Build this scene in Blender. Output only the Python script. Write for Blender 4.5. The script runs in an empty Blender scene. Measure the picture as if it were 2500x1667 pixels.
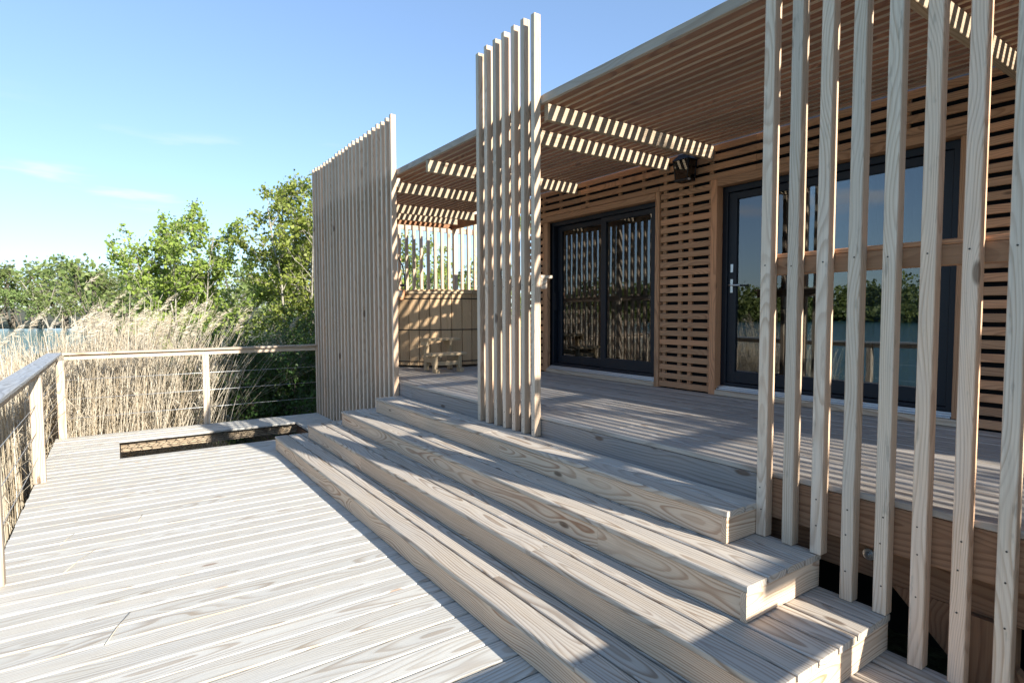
import bpy, math, random
import numpy as np
from mathutils import Matrix, Vector
rad = math.radians
random.seed(7)
sc = bpy.context.scene
col = sc.collection

# ------------------------------------------------------------------ camera
CAM = Vector((-2.668, -3.3276, 1.6))
yaw, pit, rol = 0.6040, -0.0511, -0.0031
fw = Vector((math.sin(yaw)*math.cos(pit), math.cos(yaw)*math.cos(pit), math.sin(pit)))
rt = Vector((math.cos(yaw), -math.sin(yaw), 0)); up = rt.cross(fw)
rt2 = rt*math.cos(rol) + up*math.sin(rol); up2 = -rt*math.sin(rol) + up*math.cos(rol)
cd = bpy.data.cameras.new('camera'); cam = bpy.data.objects.new('camera', cd); col.objects.link(cam)
m = Matrix((rt2, up2, -fw)).transposed().to_4x4(); m.translation = CAM
cam.matrix_world = m
cd.sensor_width = 36; cd.lens = 20.225; cd.clip_start = 0.05; cd.clip_end = 4000
cd.dof.use_dof = True; cd.dof.focus_distance = 5.0; cd.dof.aperture_fstop = 6.3
sc.camera = cam

# ------------------------------------------------------------------ sky, sun, exposure
SUN = Vector((0.193, -1.0, 0.4375)).normalized()          # towards the sun
el = math.asin(SUN.z)
w = bpy.data.worlds.new('World'); sc.world = w; w.use_nodes = True
nt = w.node_tree; nt.nodes.clear()
sky = nt.nodes.new('ShaderNodeTexSky'); sky.sky_type = 'NISHITA'; sky.sun_disc = False
sky.sun_elevation = el; sky.sun_rotation = math.atan2(SUN.x, SUN.y)
sky.air_density = 1.0; sky.dust_density = 0.25; sky.ozone_density = 1.4; sky.altitude = 0
bg = nt.nodes.new('ShaderNodeBackground'); bg.inputs['Strength'].default_value = 0.15
wo = nt.nodes.new('ShaderNodeOutputWorld')
# thin low clouds, the same all round the horizon
tc = nt.nodes.new('ShaderNodeTexCoord')
mp = nt.nodes.new('ShaderNodeMapping'); mp.inputs['Scale'].default_value = (2.6, 2.6, 15.0); mp.inputs['Location'].default_value = (3.9, 0.85, 0.35)
nz = nt.nodes.new('ShaderNodeTexNoise'); nz.inputs['Scale'].default_value = 1.25; nz.inputs['Detail'].default_value = 5; nz.inputs['Roughness'].default_value = 0.5
rp = nt.nodes.new('ShaderNodeMapRange'); rp.interpolation_type = 'SMOOTHSTEP'
rp.inputs['From Min'].default_value = 0.60; rp.inputs['From Max'].default_value = 0.74
sp = nt.nodes.new('ShaderNodeSeparateXYZ')
hz = nt.nodes.new('ShaderNodeMapRange'); hz.interpolation_type = 'SMOOTHSTEP'
hz.inputs['From Min'].default_value = 0.30; hz.inputs['From Max'].default_value = 0.16
mu = nt.nodes.new('ShaderNodeMath'); mu.operation = 'MULTIPLY'
mu2 = nt.nodes.new('ShaderNodeMath'); mu2.operation = 'MULTIPLY'; mu2.inputs[1].default_value = 0.75
mx = nt.nodes.new('ShaderNodeMix'); mx.data_type = 'RGBA'
L = nt.links.new
L(tc.outputs['Generated'], mp.inputs['Vector']); L(mp.outputs[0], nz.inputs['Vector']); L(nz.outputs['Fac'], rp.inputs['Value'])
L(tc.outputs['Generated'], sp.inputs[0]); L(sp.outputs['Z'], hz.inputs['Value'])
L(rp.outputs[0], mu.inputs[0]); L(hz.outputs[0], mu.inputs[1]); L(mu.outputs[0], mu2.inputs[0]); L(mu2.outputs[0], mx.inputs['Factor'])
gm = nt.nodes.new('ShaderNodeGamma'); gm.inputs['Gamma'].default_value = 0.67
L(sky.outputs[0], gm.inputs['Color']); 
tn = nt.nodes.new('ShaderNodeMix'); tn.data_type = 'RGBA'; tn.blend_type = 'MULTIPLY'; tn.inputs['Factor'].default_value = 1.0; tn.inputs[7].default_value = (0.64, 0.775, 0.97, 1)
L(gm.outputs[0], tn.inputs[6]); L(tn.outputs[2], mx.inputs[6]); mx.inputs[7].default_value = (2.75, 2.75, 2.85, 1)
L(mx.outputs[2], bg.inputs['Color']); L(bg.outputs[0], wo.inputs['Surface'])
sd = bpy.data.lights.new('sun', 'SUN'); sd.energy = 4.1; sd.angle = rad(0.53); sd.color = (1.0, 0.945, 0.86)
so = bpy.data.objects.new('sun', sd); col.objects.link(so)
so.rotation_euler = SUN.to_track_quat('Z', 'Y').to_euler(); so.location = (0, 0, 30)
vs = sc.view_settings; vs.view_transform = 'Standard'; vs.look = 'None'; vs.exposure = 1.5; vs.gamma = 1.0; vs.use_curve_mapping = False
sc.cycles.use_denoising = True
sc.cycles.max_bounces = 8; sc.cycles.transparent_max_bounces = 12
sc.cycles.caustics_reflective = False; sc.cycles.caustics_refractive = False
sc.cycles.sample_clamp_indirect = 8

# ------------------------------------------------------------------ node helper
class NB:
    def __init__(s, tree): s.t = tree; s.n = tree.nodes; s.l = tree.links
    def put(s, sock, v):
        if v is None: return
        if isinstance(v, bpy.types.NodeSocket): s.l.new(v, sock)
        else: sock.default_value = v
    def math(s, op, a, b=None, c=None, clamp=False):
        n = s.n.new('ShaderNodeMath'); n.operation = op; n.use_clamp = clamp
        s.put(n.inputs[0], a); s.put(n.inputs[1], b); s.put(n.inputs[2], c); return n.outputs[0]
    def comb(s, x, y, z):
        n = s.n.new('ShaderNodeCombineXYZ'); s.put(n.inputs[0], x); s.put(n.inputs[1], y); s.put(n.inputs[2], z); return n.outputs[0]
    def noise(s, vec, scale=1.0, detail=2.0, rough=0.5):
        n = s.n.new('ShaderNodeTexNoise'); s.put(n.inputs['Vector'], vec)
        n.inputs['Scale'].default_value = scale; n.inputs['Detail'].default_value = detail; n.inputs['Roughness'].default_value = rough
        return n.outputs['Fac']
    def rng(s, v, a, b, c=0.0, d=1.0, smooth=False):
        n = s.n.new('ShaderNodeMapRange'); n.interpolation_type = 'SMOOTHSTEP' if smooth else 'LINEAR'
        s.put(n.inputs['Value'], v); s.put(n.inputs['From Min'], a); s.put(n.inputs['From Max'], b); s.put(n.inputs['To Min'], c); s.put(n.inputs['To Max'], d)
        return n.outputs[0]
    def mix(s, f, a, b, blend='MIX'):
        n = s.n.new('ShaderNodeMix'); n.data_type = 'RGBA'; n.blend_type = blend
        s.put(n.inputs['Factor'], f); s.put(n.inputs[6], a); s.put(n.inputs[7], b); return n.outputs[2]
def rgb(r, g, b): return (r, g, b, 1.0)
def newmat(name):
    mt = bpy.data.materials.new(name); mt.use_nodes = True
    t = mt.node_tree; b = t.nodes['Principled BSDF']
    return mt, NB(t), b

# ------------------------------------------------------------------ wood
def grain_group():
    g = bpy.data.node_groups.new('sawn_grain', 'ShaderNodeTree')
    g.interface.new_socket('RingScale', in_out='INPUT', socket_type='NodeSocketFloat')
    for o in ('Ring', 'Knot', 'Fibre', 'Weather', 'Tone', 'Blotch'): g.interface.new_socket(o, in_out='OUTPUT', socket_type='NodeSocketFloat')
    B = NB(g); gi = g.nodes.new('NodeGroupInput'); go = g.nodes.new('NodeGroupOutput')
    tc = g.nodes.new('ShaderNodeTexCoord'); oi = g.nodes.new('ShaderNodeObjectInfo')
    s = g.nodes.new('ShaderNodeSeparateXYZ'); g.links.new(tc.outputs['Object'], s.inputs[0])
    x, y, z = s.outputs; r = oi.outputs['Random']
    px = B.math('MULTIPLY_ADD', r, 53.7, x)
    th = B.math('MULTIPLY', r, 997.0)
    R = B.math('MULTIPLY_ADD', B.math('FRACT', B.math('MULTIPLY', r, 71.3)), 0.055, 0.035)
    y0 = B.math('MULTIPLY', R, B.math('COSINE', th)); z0 = B.math('MULTIPLY', R, B.math('SINE', th))
    n1 = B.noise(B.comb(B.math('MULTIPLY', px, 1.0), B.math('MULTIPLY_ADD', r, 31.0, B.math('MULTIPLY', y, 4.0)), B.math('MULTIPLY', z, 4.0)), 1.0, 1.5)
    vo = g.nodes.new('ShaderNodeTexVoronoi')
    g.links.new(B.comb(B.math('MULTIPLY', px, 1.7), B.math('MULTIPLY_ADD', r, 17.0, B.math('MULTIPLY', y, 5.0)), B.math('MULTIPLY', z, 5.0)), vo.inputs['Vector'])
    vo.inputs['Scale'].default_value = 1.0
    sc_ = g.nodes.new('ShaderNodeSeparateColor'); g.links.new(vo.outputs['Color'], sc_.inputs[0])
    gate = B.math('GREATER_THAN', sc_.outputs[0], 0.34); dv = vo.outputs['Distance']
    k = B.math('MULTIPLY', gate, B.math('POWER', B.rng(dv, 0.36, 0.0), 2.0))
    fine = B.noise(B.comb(B.math('MULTIPLY', px, 9.0), B.math('MULTIPLY', y, 90.0), B.math('MULTIPLY', z, 90.0)), 1.0, 2.0)
    dy = B.math('SUBTRACT', y, y0); dz = B.math('SUBTRACT', z, z0)
    d = B.math('SQRT', B.math('ADD', B.math('MULTIPLY', dy, dy), B.math('MULTIPLY', dz, dz)))
    d = B.math('ADD', d, B.math('MULTIPLY', B.math('SUBTRACT', n1, 0.5), 0.20))
    d = B.math('MULTIPLY_ADD', k, 0.024, d)
    d = B.math('MULTIPLY_ADD', fine, 0.0016, d)
    f = B.math('FRACT', B.math('MULTIPLY', d, gi.outputs['RingScale']))
    cr = g.nodes.new('ShaderNodeValToRGB'); g.links.new(f, cr.inputs[0])
    e = cr.color_ramp.elements; e[0].position = 0.0; e[0].color = (0.1, 0.1, 0.1, 1); e[1].position = 1.0; e[1].color = (0.1, 0.1, 0.1, 1)
    for p_, v in ((0.12, 0.0), (0.42, 0.06), (0.62, 0.5), (0.80, 1.0), (0.93, 0.95)):
        q = e.new(p_); q.color = (v, v, v, 1)
    # some bands are strong, others faint
    bn = B.noise(B.comb(B.math('MULTIPLY', px, 0.9), B.math('MULTIPLY', B.math('FLOOR', B.math('MULTIPLY', d, gi.outputs['RingScale'])), 3.7), r), 1.0, 1.0)
    ring = B.math('MULTIPLY', cr.outputs[0], B.rng(bn, 0.3, 0.62, 0.35, 1.0))
    core = B.math('MULTIPLY', gate, B.rng(dv, 0.10, 0.055, 0.0, 1.0, True))
    fib = B.noise(B.comb(B.math('MULTIPLY', px, 5.0), B.math('MULTIPLY', y, 260.0), B.math('MULTIPLY', z, 260.0)), 1.0, 2.0)
    wea = B.noise(B.comb(B.math('MULTIPLY', px, 1.3), B.math('MULTIPLY', y, 9.0), B.math('MULTIPLY', z, 9.0)), 1.0, 4.0, 0.6)
    blo = B.noise(B.comb(B.math('MULTIPLY', px, 7.0), B.math('MULTIPLY', y, 30.0), B.math('MULTIPLY', z, 30.0)), 1.0, 3.0, 0.6)
    tone = B.math('FRACT', B.math('MULTIPLY', r, 313.7))
    for nme, so_ in zip(('Ring', 'Knot', 'Fibre', 'Weather', 'Tone', 'Blotch'), (ring, core, fib, wea, tone, blo)): g.links.new(so_, go.inputs[nme])
    return g
GRAIN = grain_group()
def wood(name, early, late, contrast=0.8, grey=(0.5, 0.5, 0.48), greyamt=0.4, ring=110.0, rough=0.75, tonevar=0.25, knot=(0.10, 0.055, 0.03), bump=0.35, knotamt=0.75, mildew=0.0, warm=None, side_shade=None):
    mt, B, b = newmat(name)
    g = B.n.new('ShaderNodeGroup'); g.node_tree = GRAIN; g.inputs['RingScale'].default_value = ring
    o = g.outputs
    c = B.mix(B.math('MULTIPLY', o['Ring'], contrast), rgb(*early), rgb(*late))
    if side_shade:                                           # side faces browner: less weathered wood plus gap shade put into the colour
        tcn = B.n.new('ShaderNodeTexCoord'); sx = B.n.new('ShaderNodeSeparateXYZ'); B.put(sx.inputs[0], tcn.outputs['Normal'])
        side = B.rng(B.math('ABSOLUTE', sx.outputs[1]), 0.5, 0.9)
        c = B.mix(side, c, B.mix(B.math('MULTIPLY', o['Ring'], contrast), rgb(*side_shade[0]), rgb(*side_shade[1])))
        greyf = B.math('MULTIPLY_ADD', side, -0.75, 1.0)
    if warm:                                            # some boards are redder heartwood
        c = B.mix(B.rng(o['Tone'], 0.55, 1.0, 0.0, 0.7), c, rgb(*warm), 'MULTIPLY')
    ga = B.math('MULTIPLY', B.rng(o['Weather'], 0.34, 0.66, 0.25, 1.0), greyamt)
    if side_shade: ga = B.math('MULTIPLY', ga, greyf)
    gc = B.mix(B.math('MULTIPLY', o['Ring'], contrast*0.7), rgb(*grey), rgb(*[v*0.62 for v in grey]))
    c = B.mix(ga, c, gc)
    c = B.mix(B.math('MULTIPLY', o['Knot'], knotamt), c, rgb(*knot))
    t = B.math('MULTIPLY', B.rng(o['Tone'], 0, 1, 1-tonevar, 1+tonevar*0.6), B.rng(o['Fibre'], 0.25, 0.75, 0.86, 1.1))
    hsv = B.n.new('ShaderNodeHueSaturation'); B.put(hsv.inputs['Value'], t); B.put(hsv.inputs['Color'], c)
    c = hsv.outputs[0]
    if mildew:
        c = B.mix(B.math('MULTIPLY', B.rng(o['Blotch'], 0.60, 0.74, 0, 1, True), mildew), c, rgb(0.09, 0.085, 0.07))
    B.put(b.inputs['Base Color'], c); b.inputs['Roughness'].default_value = rough; b.inputs['Specular IOR Level'].default_value = 0.25
    bp = B.n.new('ShaderNodeBump'); bp.inputs['Strength'].default_value = bump; bp.inputs['Distance'].default_value = 0.003
    B.put(bp.inputs['Height'], B.math('ADD', B.math('MULTIPLY', o['Ring'], 0.5), B.math('MULTIPLY', o['Fibre'], 0.7)))
    B.put(b.inputs['Normal'], bp.outputs[0])
    return mt
M = {}
M['deck'] = wood('weathered_deck_larch', (0.55, 0.525, 0.455), (0.33, 0.245, 0.155), 0.8, (0.52, 0.52, 0.50), 0.45, 62, 0.7, 0.09, knotamt=0.6, knot=(0.20, 0.10, 0.05), mildew=0.12)
M['tread'] = wood('weathered_tread_larch', (0.54, 0.465, 0.365), (0.25, 0.16, 0.09), 0.9, (0.45, 0.44, 0.42), 0.42, 62, 0.7, 0.12, mildew=0.12)
M['riser'] = wood('pale_riser_larch', (0.72, 0.555, 0.39), (0.33, 0.15, 0.068), 0.85, (0.62, 0.51, 0.41), 0.2, 95, 0.7, 0.10)
M['slat'] = wood('pale_slat_larch', (0.71, 0.585, 0.435), (0.44, 0.28, 0.16), 0.65, (0.63, 0.575, 0.50), 0.40, 105, 0.75, 0.20, mildew=0.35, warm=(1.0, 0.80, 0.68), side_shade=((0.60, 0.445, 0.305), (0.38, 0.24, 0.145)))
M['grim'] = wood('grey_rim_board', (0.34, 0.30, 0.265), (0.19, 0.145, 0.11), 0.8, (0.30, 0.29, 0.29), 0.5, 45, 0.65, 0.05)
M['upper'] = wood('grey_upper_deck_boards', (0.45, 0.39, 0.315), (0.23, 0.16, 0.105), 0.85, (0.37, 0.36, 0.345), 0.6, 50, 0.6, 0.15)
M['clad'] = wood('orange_brown_cladding', (0.57, 0.305, 0.16), (0.33, 0.16, 0.08), 0.85, (0.44, 0.31, 0.20), 0.22, 90, 0.65, 0.28, warm=(1.0, 0.82, 0.72))
M['perg'] = wood('brown_pergola_larch', (0.52, 0.42, 0.31), (0.34, 0.24, 0.15), 0.8, (0.38, 0.33, 0.28), 0.35, 90, 0.65, 0.22, side_shade=((0.27, 0.122, 0.048), (0.155, 0.062, 0.025)))  # undersides paler: deck bounce put into the colour, with darker shaded sides
M['rafter'] = wood('rafter_larch', (0.44, 0.34, 0.225), (0.27, 0.175, 0.10), 0.8, (0.31, 0.28, 0.23), 0.3, 60, 0.7, 0.12)
M['fascia'] = wood('grey_fascia_larch', (0.42, 0.34, 0.25), (0.27, 0.19, 0.12), 0.8, (0.40, 0.39, 0.37), 0.5, 60, 0.7, 0.05)
M['rail'] = wood('railing_larch', (0.60, 0.48, 0.345), (0.36, 0.22, 0.12), 0.85, (0.44, 0.42, 0.38), 0.35, 45, 0.7, 0.12)
M['cap'] = wood('weathered_rail_cap', (0.44, 0.44, 0.42), (0.25, 0.235, 0.21), 0.85, (0.40, 0.44, 0.48), 0.6, 55, 0.6, 0.10)
M['joist'] = wood('dark_joist_wood', (0.34, 0.19, 0.105), (0.19, 0.09, 0.047), 0.85, (0.23, 0.165, 0.12), 0.2, 45, 0.7, 0.12)
M['tub'] = wood('cedar_tub_stave', (0.62, 0.42, 0.235), (0.50, 0.31, 0.155), 0.5, (0.55, 0.43, 0.29), 0.2, 140, 0.6, 0.26, knotamt=0.1)
M['stool'] = wood('pine_stool', (0.52, 0.39, 0.23), (0.39, 0.255, 0.13), 0.6, (0.45, 0.39, 0.31), 0.25, 100, 0.65, 0.10, knotamt=0.3)
def plain(name, c, rough=0.5, metal=0.0, spec=0.5, bump=0.0, bscale=60.0, var=0.12):
    mt, B, b = newmat(name)
    tcn = B.n.new('ShaderNodeTexCoord')
    n = B.noise(tcn.outputs['Object'], bscale, 3.0)
    B.put(b.inputs['Base Color'], B.mix(n, rgb(*[v*(1-var) for v in c]), rgb(*[min(1, v*(1+var)) for v in c])))
    b.inputs['Roughness'].default_value = rough; b.inputs['Metallic'].default_value = metal; b.inputs['Specular IOR Level'].default_value = spec
    if bump:
        bp = B.n.new('ShaderNodeBump'); bp.inputs['Strength'].default_value = bump; bp.inputs['Distance'].default_value = 0.01
        B.put(bp.inputs['Height'], n); B.put(b.inputs['Normal'], bp.outputs[0])
    return mt
M['frame'] = plain('anthracite_frame', (0.006, 0.010, 0.017), 0.45, spec=0.35)
M['alu'] = plain('aluminium_sill', (0.62, 0.66, 0.70), 0.35, 0.85)
M['steel'] = plain('galvanised_steel', (0.55, 0.57, 0.58), 0.32, 0.95)
M['cable'] = plain('steel_cable', (0.62, 0.63, 0.62), 0.4, 0.7)
M['membrane'] = plain('black_membrane', (0.008, 0.008, 0.009), 0.85, spec=0.2)
M['interior'] = plain('dim_interior_plaster', (0.10, 0.095, 0.09), 0.8)
M['intfloor'] = plain('dim_interior_floor', (0.10, 0.07, 0.05), 0.5)
M['roof'] = plain('grey_roof_sheet', (0.20, 0.20, 0.20), 0.8)
M['lantern'] = plain('black_lantern_metal', (0.012, 0.012, 0.014), 0.4, 0.4)
M['bulb'] = plain('frosted_bulb', (0.75, 0.74, 0.72), 0.3)
M['net'] = plain('dark_net_rope', (0.03, 0.026, 0.022), 0.9, spec=0.1)
M['rubber'] = plain('black_hose', (0.015, 0.015, 0.016), 0.4)
M['screw'] = plain('screw_head', (0.05, 0.045, 0.04), 0.5, 0.6)
M['curtain'] = plain('sheer_curtain', (0.30, 0.34, 0.42), 0.9, spec=0.1)
M['soil'] = None
def glass_mat():
    mt, B, b = newmat('window_glass'); t = mt.node_tree
    out = [n for n in t.nodes if n.type == 'OUTPUT_MATERIAL'][0]
    fr = B.n.new('ShaderNodeFresnel'); fr.inputs['IOR'].default_value = 2.0
    gl = B.n.new('ShaderNodeBsdfGlossy'); gl.inputs['Roughness'].default_value = 0.004; gl.inputs['Color'].default_value = (0.92, 0.96, 1, 1)
    tr = B.n.new('ShaderNodeBsdfTransparent'); tr.inputs['Color'].default_value = (0.55, 0.60, 0.60, 1)
    ms = B.n.new('ShaderNodeMixShader')
    tcn = B.n.new('ShaderNodeTexCoord'); nn = B.noise(tcn.outputs['Object'], 2.2, 1.0)
    bp = B.n.new('ShaderNodeBump'); bp.inputs['Strength'].default_value = 0.012; bp.inputs['Distance'].default_value = 0.05
    B.put(bp.inputs['Height'], nn); B.put(gl.inputs['Normal'], bp.outputs[0])
    B.put(ms.inputs[0], fr.outputs[0]); B.put(ms.inputs[1], tr.outputs[0]); B.put(ms.inputs[2], gl.outputs[0])
    B.put(out.inputs['Surface'], ms.outputs[0]); t.nodes.remove(b); return mt
M['glass'] = glass_mat()

# ------------------------------------------------------------------ mesh helpers
MESH = {}
def link(o, parent=None):
    col.objects.link(o)
    if parent is not None: o.parent = parent
    return o
def worldloc(p):
    v = Vector((0, 0, 0))
    while p is not None: v += p.location; p = p.parent
    return v
def cham(L_, w_, h_, b):
    """box along local X, its four long edges chamfered"""
    key = (round(L_, 3), round(w_, 4), round(h_, 4), round(b, 4))
    x, y, z = L_/2, w_/2, h_/2; b = min(b, y*0.45, z*0.45)
    prof = [(-y, -z+b), (-y, z-b), (-y+b, z), (y-b, z), (y, z-b), (y, -z+b), (y-b, -z), (-y+b, -z)]
    vs = [(-x, a, c) for a, c in prof] + [(x, a, c) for a, c in prof]
    fs = [(i, i+8, (i+1) % 8+8, (i+1) % 8) for i in range(8)] + [tuple(range(8)), tuple(range(15, 7, -1))]
    fs = [tuple(reversed(f)) for f in fs]
    return key, vs, fs
def flipfix(me):
    import bmesh
    bm = bmesh.new(); bm.from_mesh(me); bmesh.ops.recalc_face_normals(bm, faces=bm.faces); bm.to_mesh(me); bm.free()
ROT = {0: (0, 0, 0), 1: (0, 0, math.pi/2), 2: (0, -math.pi/2, 0)}
def board(name, mn, mx_, mat, parent, bev=0.003, wob=0.0, axis=None, rot=0.0):
    """a sawn board filling the box mn..mx_, grain along its longest side"""
    mn, mx_ = Vector(mn), Vector(mx_); d = mx_-mn; c = (mn+mx_)/2
    ax = axis if axis is not None else max(range(3), key=lambda i: d[i])
    if ax == 0: L_, w_, h_ = d.x, d.y, d.z
    elif ax == 1: L_, w_, h_ = d.y, d.x, d.z
    else: L_, w_, h_ = d.z, d.y, d.x
    key, v, f = cham(L_, w_, h_, bev); key = key+(mat,)
    if key not in MESH:
        me = bpy.data.meshes.new(name); me.from_pydata(v, [], f); flipfix(me); me.materials.append(M[mat]); MESH[key] = me
    o = bpy.data.objects.new(name, MESH[key]); link(o, parent)
    o.location = c-worldloc(parent)
    e = list(ROT[ax])
    if wob: e = [a+random.uniform(-wob, wob)*0.5 for a in e]
    o.rotation_euler = e
    return o
class MB:
    """collects shapes for ONE mesh"""
    def __init__(s): s.v = []; s.f = []; s.sm = []
    def box(s, mn, mx_, b=0.002):
        mn, mx_ = Vector(mn), Vector(mx_); d = mx_-mn; c = (mn+mx_)/2
        ax = max(range(3), key=lambda i: d[i])
        dims = {0: (d.x, d.y, d.z), 1: (d.y, d.x, d.z), 2: (d.z, d.y, d.x)}[ax]
        _, v, f = cham(*dims, b); R = Matrix.Identity(3)
        if ax == 1: R = Matrix.Rotation(math.pi/2, 3, 'Z')
        if ax == 2: R = Matrix.Rotation(-math.pi/2, 3, 'Y')
        n = len(s.v); s.v += [tuple(R @ Vector(p)+c) for p in v]; s.f += [tuple(i+n for i in q) for q in f]; s.sm += [False]*len(f)
        return s
    def tube(s, pts, r, seg=8, r2=None, cap=True):
        pts = [Vector(p) for p in pts]; n0 = len(s.v); k = len(pts)
        for i, p in enumerate(pts):
            d = (pts[min(i+1, k-1)]-pts[max(i-1, 0)]).normalized()
            a = d.orthogonal().normalized() if i == 0 else (a-d*a.dot(d)).normalized()
            b = d.cross(a); rr = r if r2 is None else r+(r2-r)*i/(k-1)
            for j in range(seg):
                t = 2*math.pi*j/seg; s.v.append(tuple(p+(a*math.cos(t)+b*math.sin(t))*rr))
        for i in range(k-1):
            for j in range(seg):
                q = n0+i*seg; s.f.append((q+j, q+(j+1) % seg, q+seg+(j+1) % seg, q+seg+j)); s.sm.append(True)
        if cap:
            s.f.append(tuple(n0+j for j in reversed(range(seg)))); s.f.append(tuple(n0+(k-1)*seg+j for j in range(seg))); s.sm += [False, False]
        return s
    def prism(s, prof, h0, h1, place):
        """polygon prof (list of 2D) between h0 and h1; place(a,b,h)->xyz"""
        n = len(s.v); k = len(prof)
        s.v += [tuple(place(a, b, h0)) for a, b in prof]+[tuple(place(a, b, h1)) for a, b in prof]
        s.f += [(n+i, n+(i+1) % k, n+k+(i+1) % k, n+k+i) for i in range(k)]+[tuple(n+i for i in reversed(range(k))), tuple(n+k+i for i in range(k))]
        s.sm += [False]*(k+2); return s
    def sphere(s, c, r, seg=10, rings=6):
        n = len(s.v); c = Vector(c)
        for i in range(rings+1):
            p = math.pi*i/rings
            for j in range(seg):
                t = 2*math.pi*j/seg; s.v.append((c.x+r*math.sin(p)*math.cos(t), c.y+r*math.sin(p)*math.sin(t), c.z+r*math.cos(p)))
        for i in range(rings):
            for j in range(seg): s.f.append((n+i*seg+j, n+i*seg+(j+1) % seg, n+(i+1)*seg+(j+1) % seg, n+(i+1)*seg+j)); s.sm.append(True)
        return s
    def build(s, name, mat, parent=None, fix=True):
        me = bpy.data.meshes.new(name)
        off = worldloc(parent)
        me.from_pydata([tuple(Vector(p)-off) for p in s.v], [], s.f)
        me.polygons.foreach_set('use_smooth', s.sm)
        if fix: flipfix(me)
        me.materials.append(M[mat] if isinstance(mat, str) else mat)
        o = bpy.data.objects.new(name, me); return link(o, parent)
def thing(name, loc, label, cat, group=None, parent=None):
    o = bpy.data.objects.new(name, None); o.empty_display_size = 0.2; link(o, parent); o.location = loc
    if label: o['label'] = label
    if cat: o['category'] = cat
    if group: o['group'] = group
    return o
def part(name, parent, loc=(0, 0, 0)):
    o = bpy.data.objects.new(name, None); o.empty_display_size = 0.1; link(o, parent); o.location = Vector(loc)-worldloc(parent); return o
def tag(o, label=None, cat=None, group=None, kind=None):
    if label: o['label'] = label
    if cat: o['category'] = cat
    if group: o['group'] = group
    if kind: o['kind'] = kind
    return o
U = random.uniform

# ------------------------------------------------------------------ setting: ground, lake
r, t, H, W = 0.1612, 0.2934, 0.806, 2.03
def shore(x, y):
    """>0 on land; the lake lies on the -X side"""
    sx = -6.2 + 1.6*math.sin(y*0.11+0.5)+0.012*max(0, y-8)**1.5*0
    a = x-sx
    if y > 118: a = max(a, (y-118)*1.0+3*math.sin(x*0.07))
    if x < -150: a = max(a, -150-x)
    if y < -120: a = max(a, -120-y)
    return a
def build_ground():
    def axis(c):
        v = [0.0]; s = 0.8
        while v[-1] < 1500: v.append(v[-1]+s); s *= 1.075
        return np.array([-q for q in v[:0:-1]]+v)+c
    xs, ys = axis(-4.0), axis(6.0); V = []; F = []
    rn = np.random.RandomState(3)
    for yv in ys:
        for xv in xs:
            a = shore(xv, yv); h = -1.55+0.75*min(1, max(0, (a+1.2)/2.4))
            far = max(abs(xv+4), abs(yv-6))
            h += rn.uniform(-.05, .05)*min(1, far/30+0.3)
            if a > 25: h += min(6, (a-25)*0.02)
            V.append((xv, yv, h))
    nx = len(xs)
    for j in range(len(ys)-1):
        for i in range(nx-1): F.append((j*nx+i, j*nx+i+1, (j+1)*nx+i+1, (j+1)*nx+i))
    me = bpy.data.meshes.new('ground'); me.from_pydata(V, [], F); me.polygons.foreach_set('use_smooth', [True]*len(F))
    mt, B, b = newmat('bank_soil_and_litter')
    tcn = B.n.new('ShaderNodeTexCoord'); o_ = tcn.outputs['Object']
    n1 = B.noise(o_, 0.35, 4); n2 = B.noise(o_, 9.0, 4)
    c = B.mix(B.rng(n1, 0.4, 0.62), rgb(0.055, 0.085, 0.022), rgb(0.13, 0.105, 0.06)); c = B.mix(B.rng(n2, 0.3, 0.7, 0, 0.6), c, rgb(0.05, 0.04, 0.025))
    B.put(b.inputs['Base Color'], c); b.inputs['Roughness'].default_value = 0.95
    bp = B.n.new('ShaderNodeBump'); bp.inputs['Distance'].default_value = 0.1; B.put(bp.inputs['Height'], n2); B.put(b.inputs['Normal'], bp.outputs[0])
    me.materials.append(mt); o = bpy.data.objects.new('ground', me); link(o); tag(o, kind='structure', label='dark bank soil with leaf litter and grass')
    me = bpy.data.meshes.new('lake'); me.from_pydata([(-1400, -1400, -1.0), (60, -1400, -1.0), (60, 1400, -1.0), (-1400, 1400, -1.0)], [], [(0, 1, 2, 3)])
    mt, B, b = newmat('lake_water')
    tcn = B.n.new('ShaderNodeTexCoord'); mpn = B.n.new('ShaderNodeMapping'); mpn.inputs['Scale'].default_value = (1.0, 0.35, 1); B.put(mpn.inputs[0], tcn.outputs['Object'])
    n1 = B.noise(mpn.outputs[0], 2.4, 4, 0.6)
    b.inputs['Base Color'].default_value = rgb(0.035, 0.13, 0.155); b.inputs['Roughness'].default_value = 0.12
    bp = B.n.new('ShaderNodeBump'); bp.inputs['Distance'].default_value = 0.25; bp.inputs['Strength'].default_value = 0.5; B.put(bp.inputs['Height'], n1); B.put(b.inputs['Normal'], bp.outputs[0])
    me.materials.append(mt); o = bpy.data.objects.new('lake', me); link(o); tag(o, kind='structure', label='blue green lake water beyond the reeds')
build_ground()

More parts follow.
